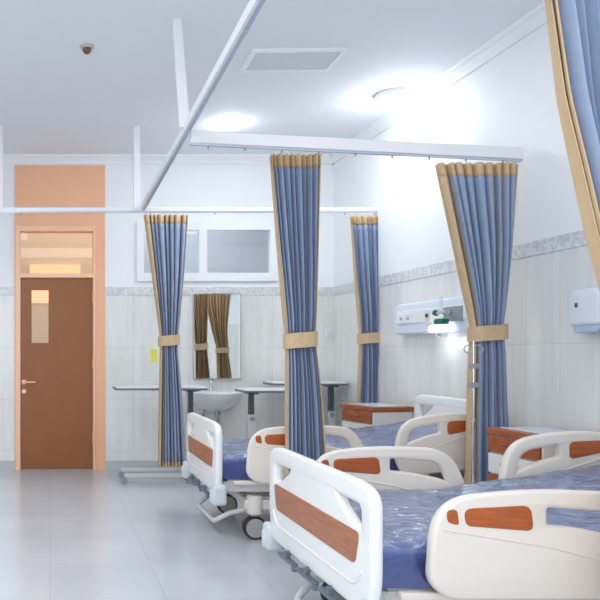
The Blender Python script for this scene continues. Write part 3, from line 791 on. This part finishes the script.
ix, iy = X(473.5, 4.38), 4.38
t = thing('drip_stand', 'slim metal drip stand with hooks in front of the right curtain', 'drip stand', (ix, iy, 0))
bm = BM(); tube(bm, [(0, 0, .10), (0, 0, .85)], .013); pl = link_mesh('pole', bm, MT['chrome'], t)
zt = Z(341, iy)
bm = BM(); tube(bm, [(0, 0, .80), (0, 0, zt)], .007); link_mesh('inner_pole', bm, MT['chrome'], t)
for s in (-1, 1):
    bm = BM(); zc = Z(349, iy)
    pts = [(0, 0, zc)]+[(s*(.03+.03*math.cos(PI-a)), 0, zc+.024*math.sin(a)) for a in [2*PI*i/16 for i in range(1, 15)]]
    tube(bm, pts, .0035, 8); link_mesh('hook', bm, MT['chrome'], t)
for v, w_ in ((366, .035), (385, .045)):
    zc = Z(v, iy); bm = BM(); box(bm, -w_*.6, w_*.6, -.02, .02, zc-.016, zc+.016); link_mesh('clamp', bm, MT['grey'], t, bevel=.004)
for k in range(4):
    a = PI/4+k*PI/2; bm = BM(); tube(bm, [(0, 0, .13), (.19*math.cos(a), .19*math.sin(a), .06)], .011, 8)
    lathe(bm, [(.001, -.012), (.028, -.012), (.028, .012), (.001, .012)], .19*math.cos(a), .19*math.sin(a), .028, 14, 'y'); link_mesh('foot', bm, MT['grey'], t)

# ------------------------------------------------------------------ ceiling fittings
t = thing('ceiling_panel', 'pale rectangular recessed panel with thin frame in the ceiling', 'ceiling panel', (1.745, 5.05, ZC), math.radians(-2))
bm = BM(); wall_with_holes(bm, -.33, .33, -.19, .19, -.016, 0, [(-.295, .295, -.155, .155)])
for v in bm.verts: v.co = Vector((v.co.x, v.co.z*1.0, v.co.y))
link_mesh('frame', bm, MT['white_frame'], t, smooth=False)
bm = BM(); box(bm, -.295, .295, -.155, .155, -.008, -.001); link_mesh('diffuser', bm, MT['diffuser'], t, smooth=False)

def downlight(label, x, y, drop=.0, r=.085):
    t = thing('downlight', label, 'ceiling light', (x, y, ZC))
    bm = BM(); lathe(bm, [(r*.8, -.006-drop), (r*1.12, -.012-drop), (r*1.2, -.004-drop), (r*1.2, 0), (r*.8, 0)], seg=28); link_mesh('trim_ring', bm, MT['white_frame'], t)
    bm = BM(); lathe(bm, [(.001, -.03-drop), (r*.5, -.027-drop), (r*.85, -.012-drop), (r*.85, -.003), (.001, -.003)], seg=28); link_mesh('lens', bm, MT['downglow'], t)
    return t
downlight('round glowing downlight in the ceiling above the middle rail', X(228, 6.46), 6.46)
downlight('bright round ceiling lamp washing out the upper right wall', 2.80, 5.72, .03, .11)

t = thing('smoke_detector', 'small round smoke detector on the ceiling at upper left', 'smoke detector', (X(87, 4.83), 4.83, ZC))
bm = BM(); lathe(bm, [(.001, -.018), (.04, -.018), (.05, -.006), (.05, 0), (.001, 0)], seg=24); link_mesh('base', bm, MT['detector'], t)
bm = BM(); lathe(bm, [(.001, -.052), (.018, -.050), (.03, -.034), (.03, -.018), (.001, -.018)], seg=20); link_mesh('sensor', bm, MT['detectordark'], t)

# ------------------------------------------------------------------ lights
def area(name, loc, sx, sy, power, col=(1, 1, 1), rot=(0, 0, 0)):
    l = bpy.data.lights.new(name, 'AREA'); l.shape = 'RECTANGLE'; l.size = sx; l.size_y = sy; l.energy = power; l.color = col
    o = bpy.data.objects.new(name, l); C.objects.link(o); o.location = loc; o.rotation_euler = rot
    return o
cool = (.93, .965, 1.0)
area('ceiling_fill_front', (0.3, .6, ZC-.05), 2.6, 1.4, 46, cool)  # added soft fill above the camera, no fitting modelled
area('ceiling_fill_middle', (-1.0, 3.6, ZC-.05), 1.2, 2.6, 40, cool)  # fill light put in left of the view, without a lamp
area('ceiling_fill_bay', (2.0, 3.3, ZC-.05), 1.2, .8, 6, cool)  # added fill for the near bed bay, no fixture there
area('ceiling_fill_back', (1.9, 6.0, ZC-.05), 1.2, .6, 13, cool)  # extra fill for the back of the room, not a ceiling fitting
area('fill_behind_camera', (-1.2, YF+.06, 1.7), 3.2, 2.2, 60, (.95, .975, 1.0), (math.radians(90), 0, 0))  # added fill behind the camera; this wall has no window
area('corridor_fill', (.8, YB+1.2, 3.25), 3.5, 1.8, 34, cool)  # unseen light added to brighten the corridor behind the panes
def point(name, loc, power, r=.05, col=cool):
    l = bpy.data.lights.new(name, 'POINT'); l.energy = power; l.shadow_soft_size = r; l.color = col
    o = bpy.data.objects.new(name, l); C.objects.link(o); o.location = loc
point('wall_lamp_bulb', (2.80, 5.72, ZC-.16), 7.5, .06)
point('downlight_bulb', (X(228, 6.46), 6.46, ZC-.12), 3, .05)
point('reading_lamp_bulb', (XR-.12, 5.33, HZ0-.10), .55, .06)

wd = bpy.data.worlds.new('World'); scene.world = wd; wd.use_nodes = True
wd.node_tree.nodes['Background'].inputs[0].default_value = (.8, .88, 1, 1); wd.node_tree.nodes['Background'].inputs[1].default_value = .5

# ------------------------------------------------------------------ camera
cam = bpy.data.cameras.new('Camera'); co = bpy.data.objects.new('Camera', cam); C.objects.link(co)
co.location = (0, 0, H); co.rotation_euler = (math.radians(90), 0, 0)
cam.sensor_width = 36; cam.lens = 36*F/600; cam.shift_x = (300-U0)/600; cam.shift_y = (V0-300)/600
cam.clip_start = .05
scene.camera = co
scene.view_settings.view_transform = 'Standard'; scene.view_settings.look = 'None'
scene.view_settings.exposure = 0.22
scene.cycles.use_denoising = True
scene.cycles.max_bounces = 10; scene.cycles.diffuse_bounces = 6; scene.cycles.transparent_max_bounces = 16
